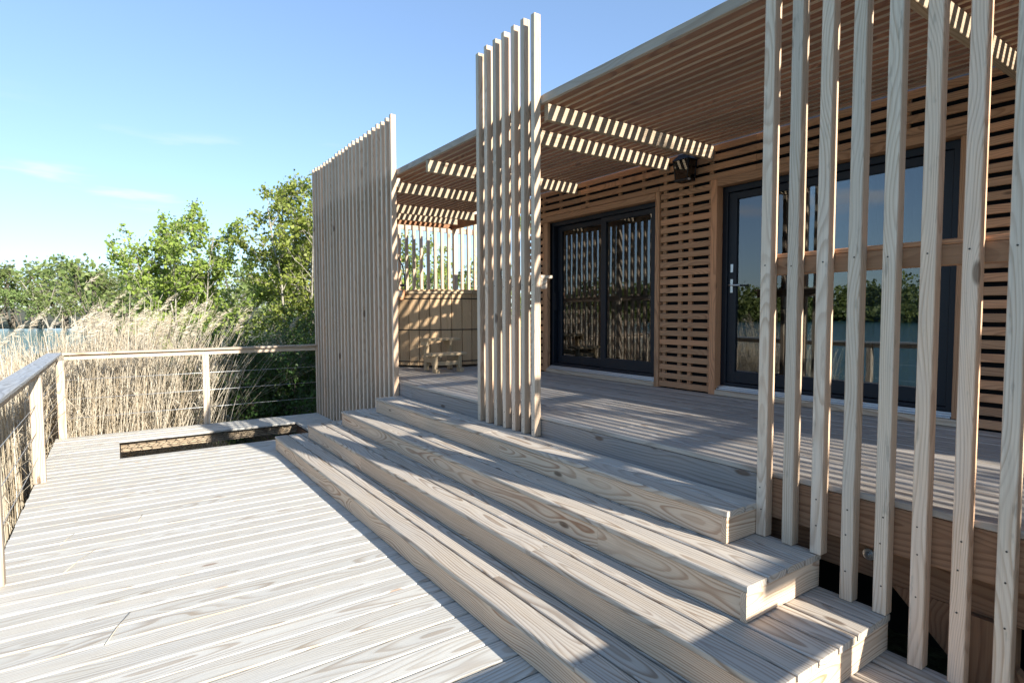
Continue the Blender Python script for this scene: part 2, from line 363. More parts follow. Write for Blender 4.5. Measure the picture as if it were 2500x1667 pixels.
# ------------------------------------------------------------------ lower deck
def lower_deck():
    d = thing('lower_deck', (-1.7, 1.0, -0.03), 'sunlit pale silver grey plank deck in front of the stairs, with a netted opening', 'deck')
    pitch, wd = 0.1525, 0.1430
    y = -0.581-22*pitch
    while y < 6.0-0.05:
        y0, y1 = y+pitch-wd, y+pitch
        segs = [(-3.335, -0.035)]
        if y0 > 4.20 and y1 < 5.50: segs = [(-3.335, -2.668), (-0.522, -0.035)]
        for a, b in segs:
            dz = U(-0.0018, 0.0012)
            board('plank', (a+U(-.004, .004), y0, -0.030+dz), (b, y1, dz), 'deck', d, 0.0055, 0.0012, axis=0)
        y += pitch
    Y0, Y1 = -3.85, 5.96
    for x in (-3.25, -2.745, -1.9, -1.1, -0.445): 
        if x in (-1.9, -1.1):
            board('joist', (x-.03, Y0, -.20), (x+.03, 4.17, -.034), 'joist', d); board('joist', (x-.03, 5.55, -.20), (x+.03, Y1, -.034), 'joist', d)
        else: board('joist', (x-.03, Y0, -.20), (x+.03, Y1, -.034), 'joist', d)
    for zz in ((-.175, -.034),):
        board('trimmer', (-2.71, 5.49, zz[0]), (-.48, 5.535, zz[1]), 'rafter', d, 0.003, 0.001)
    board('trimmer', (-2.71, 4.175, -.26), (-.48, 4.22, -.034), 'joist', d)
    board('rim_board', (-3.335, 5.965, -.22), (-.03, 5.995, -.034), 'rail', d)
    board('rim_board', (-3.318, -3.85, -.22), (-3.290, 5.96, -.034), 'rail', d)
    for x in (-3.1, -.6):
        for yy in (-3.0, 0.0, 3.0, 5.6): board('pile', (x-.06, yy-.06, -1.9), (x+.06, yy+.06, -.205), 'joist', d)
    return d
lower_deck()
def hatch_net():
    b = MB(); x0, x1, y0, y1 = -2.66, -.53, 4.235, 5.475
    def zz(x, y): return -0.035-0.035*math.sin(math.pi*(x-x0)/(x1-x0))*math.sin(math.pi*(y-y0)/(y1-y0))
    s = 0.105; n = int((x1-x0)/s)
    for i in range(n+1):
        x = x0+i*(x1-x0)/n; pts = []
        for j in range(13):
            yv = y0+j*(y1-y0)/12; xx = min(x1, max(x0, x+0.024*(1 if j % 2 else -1)+U(-.004, .004)+0.03*math.sin(j*0.5))); pts.append((xx, yv, zz(xx, yv)))
        b.tube(pts, 0.0026, 4, cap=False)
    for j in range(1, 12):
        yv = y0+j*(y1-y0)/12; pts = []
        for i in range(n+1):
            x = x0+i*(x1-x0)/n; pts.append((x, yv+0.014*(1 if i % 2 else -1)+U(-.003, .003), zz(x, yv)))
        b.tube(pts, 0.0026, 4, cap=False)
    for q in (((x0, y0), (x1, y0)), ((x0, y1), (x1, y1)), ((x0, y0), (x0, y1)), ((x1, y0), (x1, y1))):
        b.tube([(q[0][0], q[0][1], -.036), (q[1][0], q[1][1], -.036)], 0.006, 5)
    o = b.build('hammock_net', 'net', fix=False); o.location = (0, 0, 0)
    tag(o, 'dark knotted rope net stretched across the opening in the lower deck', 'net')
hatch_net()

# ------------------------------------------------------------------ stairs
YR = {4: -1.683, 3: -1.984, 2: -2.277, 1: -2.571}; YL = {4: 2.800, 3: 3.094, 2: 3.405, 1: 3.708}
def stairs():
    s = thing('wooden_stairs', (-.6, .6, 0.004), 'wide pyramid of four weathered larch steps leading up to the covered deck', 'stairs')
    splits = {1: (-1.30, 1.1), 2: (-0.9, 1.7), 3: (0.62, -1.1), 4: (0.52, 0.3)}
    for i in (1, 2, 3, 4):
        x0 = -(5-i)*t; zt = i*r; zb = (i-1)*r+0.004; y0, y1 = YR[i], YL[i]
        st = part('step', s, (x0/2, (y0+y1)/2, zb))
        nb = 2*(5-i); bw = (0-x0)/nb
        for k in range(nb):
            a, b = x0+k*bw+(0.0065 if k else 0.0), x0+(k+1)*bw-0.0065
            sp = splits[i][0]+(0, .55, 0.25, -.4)[k % 4] if k < 2 else U(-.5, .9)
            if k == 0: sp = splits[i][0]
            if i == 1 and k == 0: sp = -1.60
            ym = [y0-0.006, sp, y1+0.006]
            for q in range(2):
                dz = U(-.0015, .0012)
                board('tread_board', (a, ym[q]+0.001, zt-0.029+dz), (b, ym[q+1]-0.001, zt+dz), 'tread', st, 0.0045, 0.0008)
        th = 0.028; ys = splits[i][1]
        for a, b in ((y0+th, ys), (ys+.0015, y1-th)):
            board('riser', (x0+0.008, a, zb), (x0+0.008+th, b, zt-0.031), 'riser', st, 0.002, 0.0006)
        for a in (y0, y1-th):
            board('end_riser', (x0+0.005, a, zb), (-0.012, a+th, zt-0.0315), 'riser', st, 0.002)
        for yy in (y0+.6, 0.0, .9, 1.8, y1-.4):
            board('stringer', (x0+.04, yy, zb+.004), (-.02, yy+.04, zt-.034), 'joist', st)
stairs()

# ------------------------------------------------------------------ upper deck
def upper_deck():
    d = thing('upper_deck', (1.0, 0, .776), 'shaded grey plank terrace under the pergola along the glass doors', 'deck')
    n = 14; pitch = (2.05-0.004)/n
    for k in range(n):
        a = 0.004+k*pitch; ys = [-6.5, U(-3.4, -2.2)-1.2, U(-.9, .9), U(2.4, 4.4), 6.02]
        if k == 0: ys = [-6.5, -3.3, -.42, 2.35, 6.02]
        for q in range(len(ys)-1):
            dz = U(-.0022, .0012)
            board('plank', (a+.003, ys[q]+.001, H-.030+dz), (a+pitch-.004, ys[q+1]-.001, H+dz), 'upper', d, 0.004, 0.0006)
    board('rim_board', (.014, -6.5, .572), (.046, -1.70, .772), 'joist', d, wob=0.0004)
    board('rim_board', (.014, -1.698, .572), (.046, 2.52, .772), 'grim', d)
    board('rim_board', (.014, 2.522, .572), (.046, 6.0, .772), 'grim', d)
    board('beam', (.10, -6.5, .405), (.17, 6.0, .570), 'joist', d); board('beam', (1.7, -6.5, .405), (1.77, 6.0, .570), 'joist', d)
    for y in (-5.2, -4.0, -2.95, -1.4, .0, 1.4, 2.8, 4.2, 5.8): board('joist', (.05, y, .575), (2.04, y+.05, .774), 'joist', d)
    board('rim_board', (.0, 5.985, .572), (2.05, 6.015, .772), 'rail', d)
    for y in (-5.0, -2.66, .0, 2.6, 5.4):
        for x in (.06, 1.66): board('post', (x+.012, y, -1.9), (x+.14, y+.13, .403), 'joist', d)
    for k in range(12): board('sun_stop_board', (.06, -6.53, -1.15+k*.145), (2.04, -6.505, -1.15+k*.145+.14), 'joist', d)  # added unseen boarding at the near end, keeps sun out from under the deck
    # diagonal brace and bolts near the right hand slats
    b = MB(); b.prism([(-2.235, .402), (-2.50, .402), (-2.95, -.04), (-2.95, -.30)], .105, .150, lambda a, c, h: (h, a, c)); b.build('brace', 'joist', d)
    for y, z in ((-2.149, 0.506), (-3.0, .5)):
        bo = MB().tube([(.098, y, z), (.094, y, z)], .026, 20).build('bolt', 'steel', d)
        hx = MB(); hx.tube([(.094, y, z), (.080, y, z)], .0135, 6); hx.tube([(.0802, y, z), (.072, y, z)], .0065, 10); hx.build('nut', 'steel', bo)
    return d
upper_deck()

# ------------------------------------------------------------------ slat screens
def slats(parent, ys, zbot, ztop, dw=0.046, x0=-0.052, x1=0.007, screws=False):
    for y, zb in zip(ys, zbot):
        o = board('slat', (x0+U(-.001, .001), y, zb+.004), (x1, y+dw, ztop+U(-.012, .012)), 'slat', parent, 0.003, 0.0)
        o.rotation_euler = (U(-.0012, .0012), -math.pi/2+U(-.0006, .0006), 0)
        if screws:
            off = worldloc(o); inv = o.rotation_euler.to_matrix().inverted()
            for zz in screws:
                if zz < zb+.03: continue
                if 'screw' not in MESH:
                    s = MB().tube([(0, 0, .0005), (0, 0, .0025)], .0036, 8); me = bpy.data.meshes.new('screw'); me.from_pydata(s.v, [], s.f); me.materials.append(M['screw']); MESH['screw'] = me
                q = bpy.data.objects.new('screw', MESH['screw']); link(q, o); q.location = inv @ (Vector((x0+.0012, y+dw*.5+U(-.007, .007), zz+U(-.01, .01)))-off)
sl = thing('slat_screen', (-.02, 4.4, 0), 'tall dense screen of vertical wooden slats between the hot tub and the back railing', 'slat screen')
yl = [2.845+i*0.1405 for i in range(23)]
slats(sl, yl, [3*r if y < 3.07 else 2*r if y < 3.38 else r if y < 3.69 else 0.0 for y in yl], 3.818)
board('rail', (.010, 2.85, 1.777), (.066, 5.97, 1.856), 'rail', sl); board('rail', (.010, 2.85, 3.02), (.055, 5.97, 3.12), 'rail', sl)
cs = thing('slat_screen', (-.02, .55, 4*r), 'narrow screen of seven tall vertical slats standing on the top step', 'slat screen')
slats(cs, [.161+i*.1323 for i in range(7)], [4*r]*7, 3.812, screws=(.70, .775, 1.81))
board('rail', (.019, .172, 1.777), (.076, 1.02, 1.857), 'rail', cs); board('rail_cap', (.012, .165, 1.858), (.124, 1.03, 1.880), 'rail', cs)
rs = thing('slat_screen', (-.02, -2.2, 0), 'nearest screen of thick vertical slats at right, crossed by a brown rail', 'slat screen')
yr = [-1.737-i*.1362 for i in range(9)]
slats(rs, yr, [3*r, 3*r, 3*r, 2*r, 2*r, r, r, 0, 0], 3.812, dw=0.052, screws=(.62, .735, 1.82, .45))
board('rail', (.010, -2.88, 1.777), (.066, -1.70, 1.857), 'clad', rs); board('rail_cap', (.009, -2.88, 1.858), (.115, -1.69, 1.879), 'clad', rs)
bs = thing('slat_screen', (1.8, 6.06, 0), 'back screen of spaced vertical slats behind the hot tub, open to the sky', 'slat screen')
for k in range(27):
    x = .02+k*.1390
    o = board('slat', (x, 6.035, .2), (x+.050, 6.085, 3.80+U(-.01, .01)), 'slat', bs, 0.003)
board('rail', (.0, 6.090, .60), (3.7, 6.13, .72), 'rail', bs); board('rail', (.0, 6.090, 3.05), (3.7, 6.13, 3.15), 'rail', bs)
for x in (.3, 3.4): board('post', (x, 6.135, -1.2), (x+.09, 6.225, 3.1), 'rail', bs)

# ------------------------------------------------------------------ pergola
def pergola():
    p = thing('pergola', (1, 0, H), 'slatted brown timber pergola roof over the upper deck', 'pergola')
    zr0, zr1, zt = 3.032, 3.152, 3.216
    for y in (-2.95, -2.115, .141, .6685, 2.078, 3.195, 4.52, 5.06):
        board('rafter', (.045 if y != 2.078 else .012, y-.024, zr0), (2.02, y+.024, zr1), 'rafter', p, 0.003, 0.0006)
    n = 23
    for k in range(n):
        x = .010+k*.0888+(U(-.005, .005) if k else 0)
        ys = [-3.02+U(-.02, .02), -2.115 if k % 2 else .141, 2.078+(0 if k % 3 else 1.117), 5.42]
        for q in range(3):
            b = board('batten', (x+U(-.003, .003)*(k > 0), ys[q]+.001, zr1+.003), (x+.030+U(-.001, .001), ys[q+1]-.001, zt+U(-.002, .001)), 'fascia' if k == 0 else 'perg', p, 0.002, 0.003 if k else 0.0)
    for y in (-4.55, -6.3, -8.0): board('rafter', (.70, y-.024, zr0), (2.02, y+.024, zr1), 'rafter', p, 0.003)  # added out of view, to carry the extra sun-streaking battens
    for k in range(11, n):                                 # added unseen roof stretch, set back, to streak the sun on the terrace
        x = .010+k*.0888+U(-.007, .007)
        for a, b in ((-8.05, -5.2), (-5.198, -3.05)):
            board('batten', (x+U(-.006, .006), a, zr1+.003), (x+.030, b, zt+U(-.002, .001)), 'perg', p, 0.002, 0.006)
    board('beam', (2.10, 3.06, 3.00), (2.15, 5.43, zr1), 'perg', p); board('beam', (.05, 5.38, 3.02), (2.095, 5.43, zr1-.002), 'perg', p)
    for x, y in ((.072, 3.42), (.072, -2.9), (2.10, 5.30)): board('post', (x, y, H+.002), (x+.07, y+.07, zr0-.002 if x < 1 else 2.998), 'rail', p)
pergola()

# ------------------------------------------------------------------ house
def house():
    h = thing('timber_house', (4.4, -1.6, H), 'timber cabin clad in horizontal orange brown boards with dark framed glass doors', 'house')
    zt = 3.163; XB = W+.055
    # solid walls behind the cladding, with two door openings
    wl = part('wall', h, (XB, 0, H))
    core = MB()
    D1 = (.80, 2.70); D2 = (-1.80, .095)                  # openings in Y
    zd = 2.775
    for a, b_, z0, z1 in ((-7.0, D2[0], .4, zt), (D2[1], D1[0], .4, zt), (D1[1], 3.03, .4, zt), (D2[0], D2[1], zd, zt), (D1[0], D1[1], zd, zt), (D2[0], D2[1], .4, H+.02), (D1[0], D1[1], .4, H+.02)):
        core.box((XB, a, z0 if z0 > .5 else -1.3), (XB+.16, b_, z1), .0005)
    core.build('membrane', 'membrane', wl)
    hb = .056; pt = .0877
    for k in range(27):
        z0 = .822+k*pt; z1 = z0+hb
        if z1 > zt: break
        if k >= 23: runs = [(-7.0, -4.6), (-4.598, -2.4), (-2.398, -.32), (-.318, .78), (.782, 2.0), (2.002, 3.03)]
        else: runs = [(-7.0, -4.2), (-4.198, -1.86), (.135, .755), (2.735, 3.03)]
        for a, b_ in runs:
            board('cladding_board', (W-.001+U(-.002, .002), a, z0+U(-.002, .002)), (W+.025, b_, z1+U(-.002, .002)), 'clad', wl, .003, .0008)
    for y in (-6.5, -5.2, -4.0, -2.9, -2.3, -1.9, .14, .375, .50, .70, 2.75, 2.98):
        board('batten', (W+.026, y, .815), (W+.054, y+.045, zt), 'clad', wl)
    for y in (1.0, 1.35, 1.9, 2.4, -.5, -1.0, -1.5): board('batten', (W+.026, y, 2.84), (W+.054, y+.045, zt), 'clad', wl)
    # side, back walls and roof
    sh = MB(); sh.box((XB+.16, 2.87, -1.3), (6.5, 3.03, zt)); sh.box((XB+.16, -7.0, -1.3), (6.5, -6.84, zt)); sh.box((6.34, -6.83, -1.3), (6.5, 2.86, zt)); sh.build('wall', 'interior', h)
    for k in range(26):
        z0 = .822+k*pt
        if z0+hb > zt: break
        board('cladding_board', (W, 3.032, z0), (6.5, 3.057, z0+hb), 'clad', wl, .003)
    fl = MB(); fl.box((XB+.161, -6.83, H-.1), (6.33, 2.86, H+.03)); fl.build('floor', 'intfloor', h)
    rf = MB(); rf.box((XB+.02, -7.02, zt+.002), (6.55, 3.05, zt+.06)); rf.build('roof', 'roof', h)
    # timber trims round the openings
    def trim(n, a, b_): board('trim', a, b_, 'clad', n, .003)
    X0 = W-.018
    d1 = part('sliding_door', h, (W+.1, 1.7, H))
    trim(d1, (X0, .760, H+.004), (W+.16, .815, 2.835)); trim(d1, (X0+.02, 2.66, H+.004), (W+.05, 2.735, 2.765)); trim(d1, (X0, .817, 2.767), (W+.13, 2.735, 2.833))
    board('threshold', (X0, .818, H+.004), (W+.13, 2.658, H+.050), 'rail', d1)
    d2 = part('glass_door', h, (W+.1, -.85, H))
    trim(d2, (X0, .066, H+.004), (W+.16, .134, 2.835)); trim(d2, (X0, -1.86, 2.767), (W+.13, .064, 2.836)); trim(d2, (X0+.02, -1.86, H+.055), (W+.13, -1.815, 2.765))
    board('threshold', (X0, -1.86, H+.004), (W+.13, .064, H+.050), 'rail', d2)
    def alu(n, a, b_):
        q = MB(); q.box((W+.0, a, H+.052), (W+.14, b_, H+.064)); q.box((W+.025, a, H+.065), (W+.038, b_, H+.080)); q.box((W+.052, a, H+.065), (W+.062, b_, H+.090)); q.build('sill', 'alu', n)
    alu(d1, .82, 2.655); alu(d2, -1.81, .06)
    def ring(q, x0, x1, y0, y1, z0, z1, wd, wb=None, wt=None):
        wb = wb or wd; wt = wt or wd
        q.box((x0, y0, z0), (x1, y0+wd, z1), .004); q.box((x0, y1-wd, z0), (x1, y1, z1), .004)
        q.box((x0+.001, y0+wd-.004, z0), (x1-.001, y1-wd+.004, z0+wb), .004); q.box((x0+.001, y0+wd-.004, z1-wt), (x1-.001, y1-wd+.004, z1), .004)
    zb, ztp = H+.066, 2.762
    def pane(n, x, y0, y1, z0, z1):
        q = MB(); q.box((x, y0, z0), (x+.006, y1, z1), .0005); q.build('pane', 'glass', n)
    def curtain(n, x, y0, y1, z0, z1):
        k = 60; V = []; F = []
        for i in range(k+1):
            yv = y0+(y1-y0)*i/k; xv = x+.03*math.sin(i*1.3)+.012*math.sin(i*3.1)
            V += [(xv, yv, z0), (xv, yv, z1)]
        F = [(2*i, 2*i+2, 2*i+3, 2*i+1) for i in range(k)]
        q = MB(); q.v = V; q.f = F; q.sm = [True]*k; o = q.build('curtain', 'curtain', n, fix=False)
        sm = o.modifiers.new('thickness', 'SOLIDIFY'); sm.thickness = .002
    # sliding door: fixed leaf behind, sliding leaf in front
    f = MB(); ring(f, W+.066, W+.175, .822, 2.652, zb+.026, ztp, .045, .03, .05); f.build('frame', 'frame', d1)
    f = MB(); ring(f, W+.128, W+.165, 1.66, 2.600, zb+.06, ztp-.055, .085, .10, .06); f.build('leaf', 'frame', d1); pane(d1, W+.145, 1.74, 2.52, zb+.155, ztp-.11)
    f = MB(); ring(f, W+.080, W+.122, .870, 1.735, zb+.06, ztp-.055, .085, .12, .055); f.build('leaf', 'frame', d1); pane(d1, W+.098, .95, 1.655, zb+.175, ztp-.105)
    hd = MB(); hd.box((W+.072, 2.585, 1.62), (W+.127, 2.60, 1.85)); hd.build('handle', 'frame', d1)
    # glass door with one large pane
    f = MB(); ring(f, W+.066, W+.175, -1.812, .062, zb+.026, ztp, .055, .03, .055); f.build('frame', 'frame', d2)
    f = MB(); ring(f, W+.085, W+.135, -1.768, .016, zb+.06, ztp-.06, .095, .105, .065); f.build('leaf', 'frame', d2); pane(d2, W+.105, -1.68, -.072, zb+.16, ztp-.12)
    g = MB(); g.box((W+.080, -.048, 1.775), (W+.086, -.022, 1.90)); g.box((W+.080, -.048, 1.965), (W+.086, -.022, 2.04)); g.tube([(W+.081, -.035, 1.845), (W+.040, -.035, 1.845), (W+.038, -.06, 1.843), (W+.038, -.155, 1.840)], .0085, 8); g.build('handle', 'steel', d2)
    curtain(d2, W+.34, -1.75, -.95, H+.06, 2.72)
house()

# ------------------------------------------------------------------ wall lantern
def lantern():
    y0, y1, x0, x1 = .275, .455, 1.855, 1.985
    l = thing('wall_lantern', (W, .365, 2.85), 'black metal wall lantern with clear panes under the pergola between the doors', 'lantern')
    yc, xc = (y0+y1)/2, (x0+x1)/2; zb, zt = 2.865, 3.055
    f = MB(); f.box((W-.03, yc-.05, 2.90), (W-.003, yc+.05, 3.04)); f.box((x1-.002, yc-.02, 2.955), (W-.028, yc+.02, 2.99))
    tw = .012
    def corner(sx, sy): f.tube([(xc+sx*.052, yc+sy*.070, zb), (xc+sx*.062, yc+sy*.088, zt)], .007, 4)
    for a in (-1, 1):
        for b_ in (-1, 1): corner(a, b_)
    f.box((xc-.058, yc-.078, zb-.012), (xc+.058, yc+.078, zb+.008)); f.build('frame', 'lantern', l)
    q = MB(); a, b_, c, d_ = .075, .102, .035, .05
    V = [(xc-a, yc-b_, zt), (xc+a, yc-b_, zt), (xc+a, yc+b_, zt), (xc-a, yc+b_, zt), (xc-c, yc-d_, zt+.055), (xc+c, yc-d_, zt+.055), (xc+c, yc+d_, zt+.055), (xc-c, yc+d_, zt+.055)]
    q.v = V; q.f = [(0, 1, 5, 4), (1, 2, 6, 5), (2, 3, 7, 6), (3, 0, 4, 7), (4, 5, 6, 7), (3, 2, 1, 0)]; q.sm = [False]*6; q.build('roof', 'lantern', l)
    for nx, ny in ((-1, 0), (0, -1), (0, 1)):
        p = MB()
        if nx: V = [(xc-.053, yc-.064, zb+.01), (xc-.053, yc+.064, zb+.01), (xc-.062, yc+.080, zt-.002), (xc-.062, yc-.080, zt-.002)]
        else: V = [(xc-.046, yc+ny*.071, zb+.01), (xc+.046, yc+ny*.071, zb+.01), (xc+.055, yc+ny*.088, zt-.002), (xc-.055, yc+ny*.088, zt-.002)]
        n = Vector((nx*.002, ny*.002, 0)); p.v = V+[tuple(Vector(v)-n) for v in V]; p.f = [(0, 1, 2, 3), (7, 6, 5, 4), (0, 4, 5, 1), (1, 5, 6, 2), (2, 6, 7, 3), (3, 7, 4, 0)]; p.sm = [False]*6; p.build('pane', 'glass', l)
    for dy in (-.028, .03): 
        b2 = MB(); b2.sphere((xc, yc+dy, 2.955), .021); b2.tube([(xc, yc+dy, 2.97), (xc, yc+dy, zt)], .010, 8); b2.build('bulb', 'bulb', l)
lantern()

# ------------------------------------------------------------------ hot tub and stool
def tub():
    cx, cy, R = 1.62, 4.96, 1.02; n = 42; zb, zt = H+.035, 1.862
    h = thing('hot_tub', (cx, cy, H), 'round wooden hot tub of vertical staves bound with dark steel hoops', 'hot tub')
    me = None
    a = math.pi/n; wi = 2*R*math.tan(a)*.955
    key, v, f = cham(zt-zb, wi, .042, .004)
    me = bpy.data.meshes.new('stave'); me.from_pydata(v, [], f); flipfix(me); me.materials.append(M['tub'])
    for k in range(n):
        th = 2*math.pi*k/n
        o = bpy.data.objects.new('stave', me); link(o, h)
        o.location = (R*math.cos(th), R*math.sin(th), (zt+zb)/2-H)
        o.rotation_euler = Matrix(((0, -math.sin(th), math.cos(th)), (0, math.cos(th), math.sin(th)), (-1, 0, 0))).to_euler()
    for z in (1.795, 1.35, .895):
        b = MB(); pts = [((R+.026)*math.cos(2*math.pi*i/84)+cx, (R+.026)*math.sin(2*math.pi*i/84)+cy, z) for i in range(85)]
        b.tube(pts, .0075, 6, cap=False); b.build('hoop', 'lantern', h)
    b = MB()                                              # flat rim ring
    for i in range(28):
        t0, t1 = 2*math.pi*i/28+.004, 2*math.pi*(i+1)/28-.004
        pr = [((R+.05)*math.cos(t0), (R+.05)*math.sin(t0)), ((R+.05)*math.cos(t1), (R+.05)*math.sin(t1)), ((R-.12)*math.cos(t1), (R-.12)*math.sin(t1)), ((R-.12)*math.cos(t0), (R-.12)*math.sin(t0))]
        q = MB(); q.prism([(p_[0]+cx, p_[1]+cy) for p_ in pr], zt+.003, zt+.038, lambda a_, c_, h_: (a_, c_, h_)); q.build('rim_board', 'stool', h)
    for k in range(9):                                    # loose cover boards
        x = cx-.9+k*.2; ln = math.sqrt(max(.05, .93**2-(x+.1-cx)**2))
        o = board('lid_board', (x, cy-ln, zt+.042+.004*(k % 3)), (x+.19, cy+ln, zt+.062+.004*(k % 3)), 'tub', h, .003)
    return h
tub()
def stool():
    s = thing('step_stool', (1.0, 3.55, H), 'small two tread wooden step stool against the hot tub', 'stool')
    board('tread', (.68, 3.36, 1.030), (1.21, 3.56, 1.064), 'stool', s, .004); board('tread', (.755, 3.66, 1.212), (1.285, 3.86, 1.246), 'stool', s, .004)
    for x in (.74, 1.10):
        board('leg', (x, 3.385, H+.002), (x+.045, 3.455, 1.028), 'stool', s, .003)
        board('leg', (x+.055, 3.74, H+.002), (x+.10, 3.82, 1.210), 'stool', s, .003)
        board('bearer', (x+.010, 3.457, .935), (x+.054, 3.735, 1.002), 'stool', s, .003, axis=1)
        board('foot', (x-.004, 3.34, H+.001), (x+.049, 3.384, H+.05), 'stool', s, .003, axis=1)
        board('bearer', (x+.02, 3.67, 1.15), (x+.054, 3.84, 1.21), 'stool', s, .003, axis=1)
    board('stretcher', (.787, 3.405, .90), (1.098, 3.435, .955), 'stool', s, .003)
stool()
def tap():
    h = thing('garden_tap', (.76, 4.38, 1.86), 'black goose neck tap on a wooden block at the rim of the hot tub', 'tap')
    b = MB(); b.tube([(.80, 4.42, 1.90), (.80, 4.42, 2.02), (.795, 4.42, 2.14), (.765, 4.42, 2.27), (.71, 4.42, 2.37), (.64, 4.42, 2.44), (.56, 4.42, 2.47)], .011, 8); b.build('spout', 'rubber', h)
    b = MB(); b.tube([(.80, 4.40, 1.985), (.71, 4.36, 1.985)], .019, 12); b.build('valve', 'rubber', h)
    board('block', (.66, 4.30, 1.78), (.74, 4.40, 1.925), 'clad', h, .004)
tap()

# ------------------------------------------------------------------ railings
def cable(p, a, b_):
    c = MB(); c.tube([a, b_], .0032, 6); c.build('cable', 'cable', p)
bk = thing('railing', (-1.7, 5.97, 0), 'back railing with three steel cables running to the slat screen', 'railing')
for x in (-3.30, -1.655): board('post', (x, 5.90 if x < -3 else 5.935, .003), (x+.085, 5.985, 1.002), 'rail', bk, .004)
board('rail', (-3.215, 5.94, 1.005), (-.058, 5.975, 1.067), 'rail', bk); board('rail_cap', (-3.232, 5.885, 1.070), (-.058, 6.03, 1.098), 'rail', bk, .004)
for z in (.745, .495, .25): cable(bk, (-3.215, 5.955, z), (-.06, 5.955, z))
lf = thing('railing', (-3.3, 1.2, 0), 'left railing with a weathered grey cap running towards the viewer beside the reeds', 'railing')
for y in (3.60, 1.08, -1.4, -3.7): board('post', (-3.345, y, .003), (-3.25, y+.075, 1.002), 'rail', lf, .004)
board('rail', (-3.315, -3.8, 1.005), (-3.275, 5.88, 1.067), 'rail', lf); board('rail_cap', (-3.388, -3.8, 1.070), (-3.236, 5.96, 1.099), 'cap', lf, .004)
for z in (.745, .495, .25): cable(lf, (-3.30, -3.7, z), (-3.30, 5.90, z))
nr = thing('railing', (-1.6, -3.77, 0), 'railing across the near end of the lower deck behind the viewer', 'railing')
for x in (-2.4, -1.2, -.12): board('post', (x, -3.81, .003), (x+.08, -3.735, .982), 'rail', nr, .004)
board('rail', (-3.23, -3.79, .985), (-.02, -3.755, 1.067), 'rail', nr); board('rail_cap', (-3.232, -3.845, 1.070), (-.02, -3.70, 1.099), 'rail', nr, .004)
for z in (.745, .495, .25): cable(nr, (-3.23, -3.77, z), (-.1, -3.77, z))

# ------------------------------------------------------------------ vegetation
def npmesh(name, V, F, mat, parent=None, smooth=False):
    V = np.asarray(V, np.float32); F = np.asarray(F, np.int32); me = bpy.data.meshes.new(name)
    me.vertices.add(len(V)); me.vertices.foreach_set('co', V.ravel()); k = F.shape[1]
    me.loops.add(F.size); me.loops.foreach_set('vertex_index', F.ravel())
    me.polygons.add(len(F)); me.polygons.foreach_set('loop_start', np.arange(0, F.size, k, dtype=np.int32))
    if smooth: me.polygons.foreach_set('use_smooth', np.ones(len(F), bool))
    me.update(calc_edges=True); me.materials.append(mat)
    o = bpy.data.objects.new(name, me); return link(o, parent)
def leafmat(name, c1, c2, trans=0.35, rough=0.5):
    mt, B, b = newmat(name); t_ = mt.node_tree; out = [n for n in t_.nodes if n.type == 'OUTPUT_MATERIAL'][0]
    gm = B.n.new('ShaderNodeNewGeometry'); oi = B.n.new('ShaderNodeObjectInfo')
    c = B.mix(gm.outputs['Random Per Island'], rgb(*c1), rgb(*c2))
    hs = B.n.new('ShaderNodeHueSaturation'); B.put(hs.inputs['Color'], c); B.put(hs.inputs['Hue'], B.rng(oi.outputs['Random'], 0, 1, .485, .515)); B.put(hs.inputs['Value'], B.rng(oi.outputs['Random'], 0, 1, .85, 1.15))
    c = hs.outputs[0]; B.put(b.inputs['Base Color'], c); b.inputs['Roughness'].default_value = rough; b.inputs['Specular IOR Level'].default_value = .35
    tr = B.n.new('ShaderNodeBsdfTranslucent'); B.put(tr.inputs['Color'], B.mix(0.5, c, rgb(c2[0]*1.6, c2[1]*1.5, c2[2]*.8)))
    ms = B.n.new('ShaderNodeMixShader'); ms.inputs[0].default_value = trans
    B.put(ms.inputs[1], b.outputs[0]); B.put(ms.inputs[2], tr.outputs[0]); B.put(out.inputs['Surface'], ms.outputs[0]); return mt
LM = {'poplar': leafmat('poplar_leaf', (0.14, 0.21, 0.034), (0.35, 0.415, 0.09)),
      'olive': leafmat('silver_olive_leaf', (0.09, 0.12, 0.06), (0.20, 0.23, 0.15), .25),
      'far': leafmat('far_leaf', (0.11, 0.16, 0.042), (0.23, 0.28, 0.09), .3),
      'dark': leafmat('dark_shrub_leaf', (0.035, 0.07, 0.015), (0.08, 0.13, 0.03), .3)}
def barkmat(name, a, b_):
    mt, B, b = newmat(name); tcn = B.n.new('ShaderNodeTexCoord')
    n = B.noise(tcn.outputs['Object'], 14, 4, .65); B.put(b.inputs['Base Color'], B.mix(B.rng(n, .35, .65), rgb(*a), rgb(*b_))); b.inputs['Roughness'].default_value = .85
    bp = B.n.new('ShaderNodeBump'); bp.inputs['Distance'].default_value = .02; B.put(bp.inputs['Height'], n); B.put(b.inputs['Normal'], bp.outputs[0]); return mt
BK = {'pale': barkmat('pale_poplar_bark', (0.16, 0.14, 0.10), (0.42, 0.39, 0.32)), 'dark': barkmat('grey_brown_bark', (0.07, 0.06, 0.045), (0.20, 0.17, 0.13))}
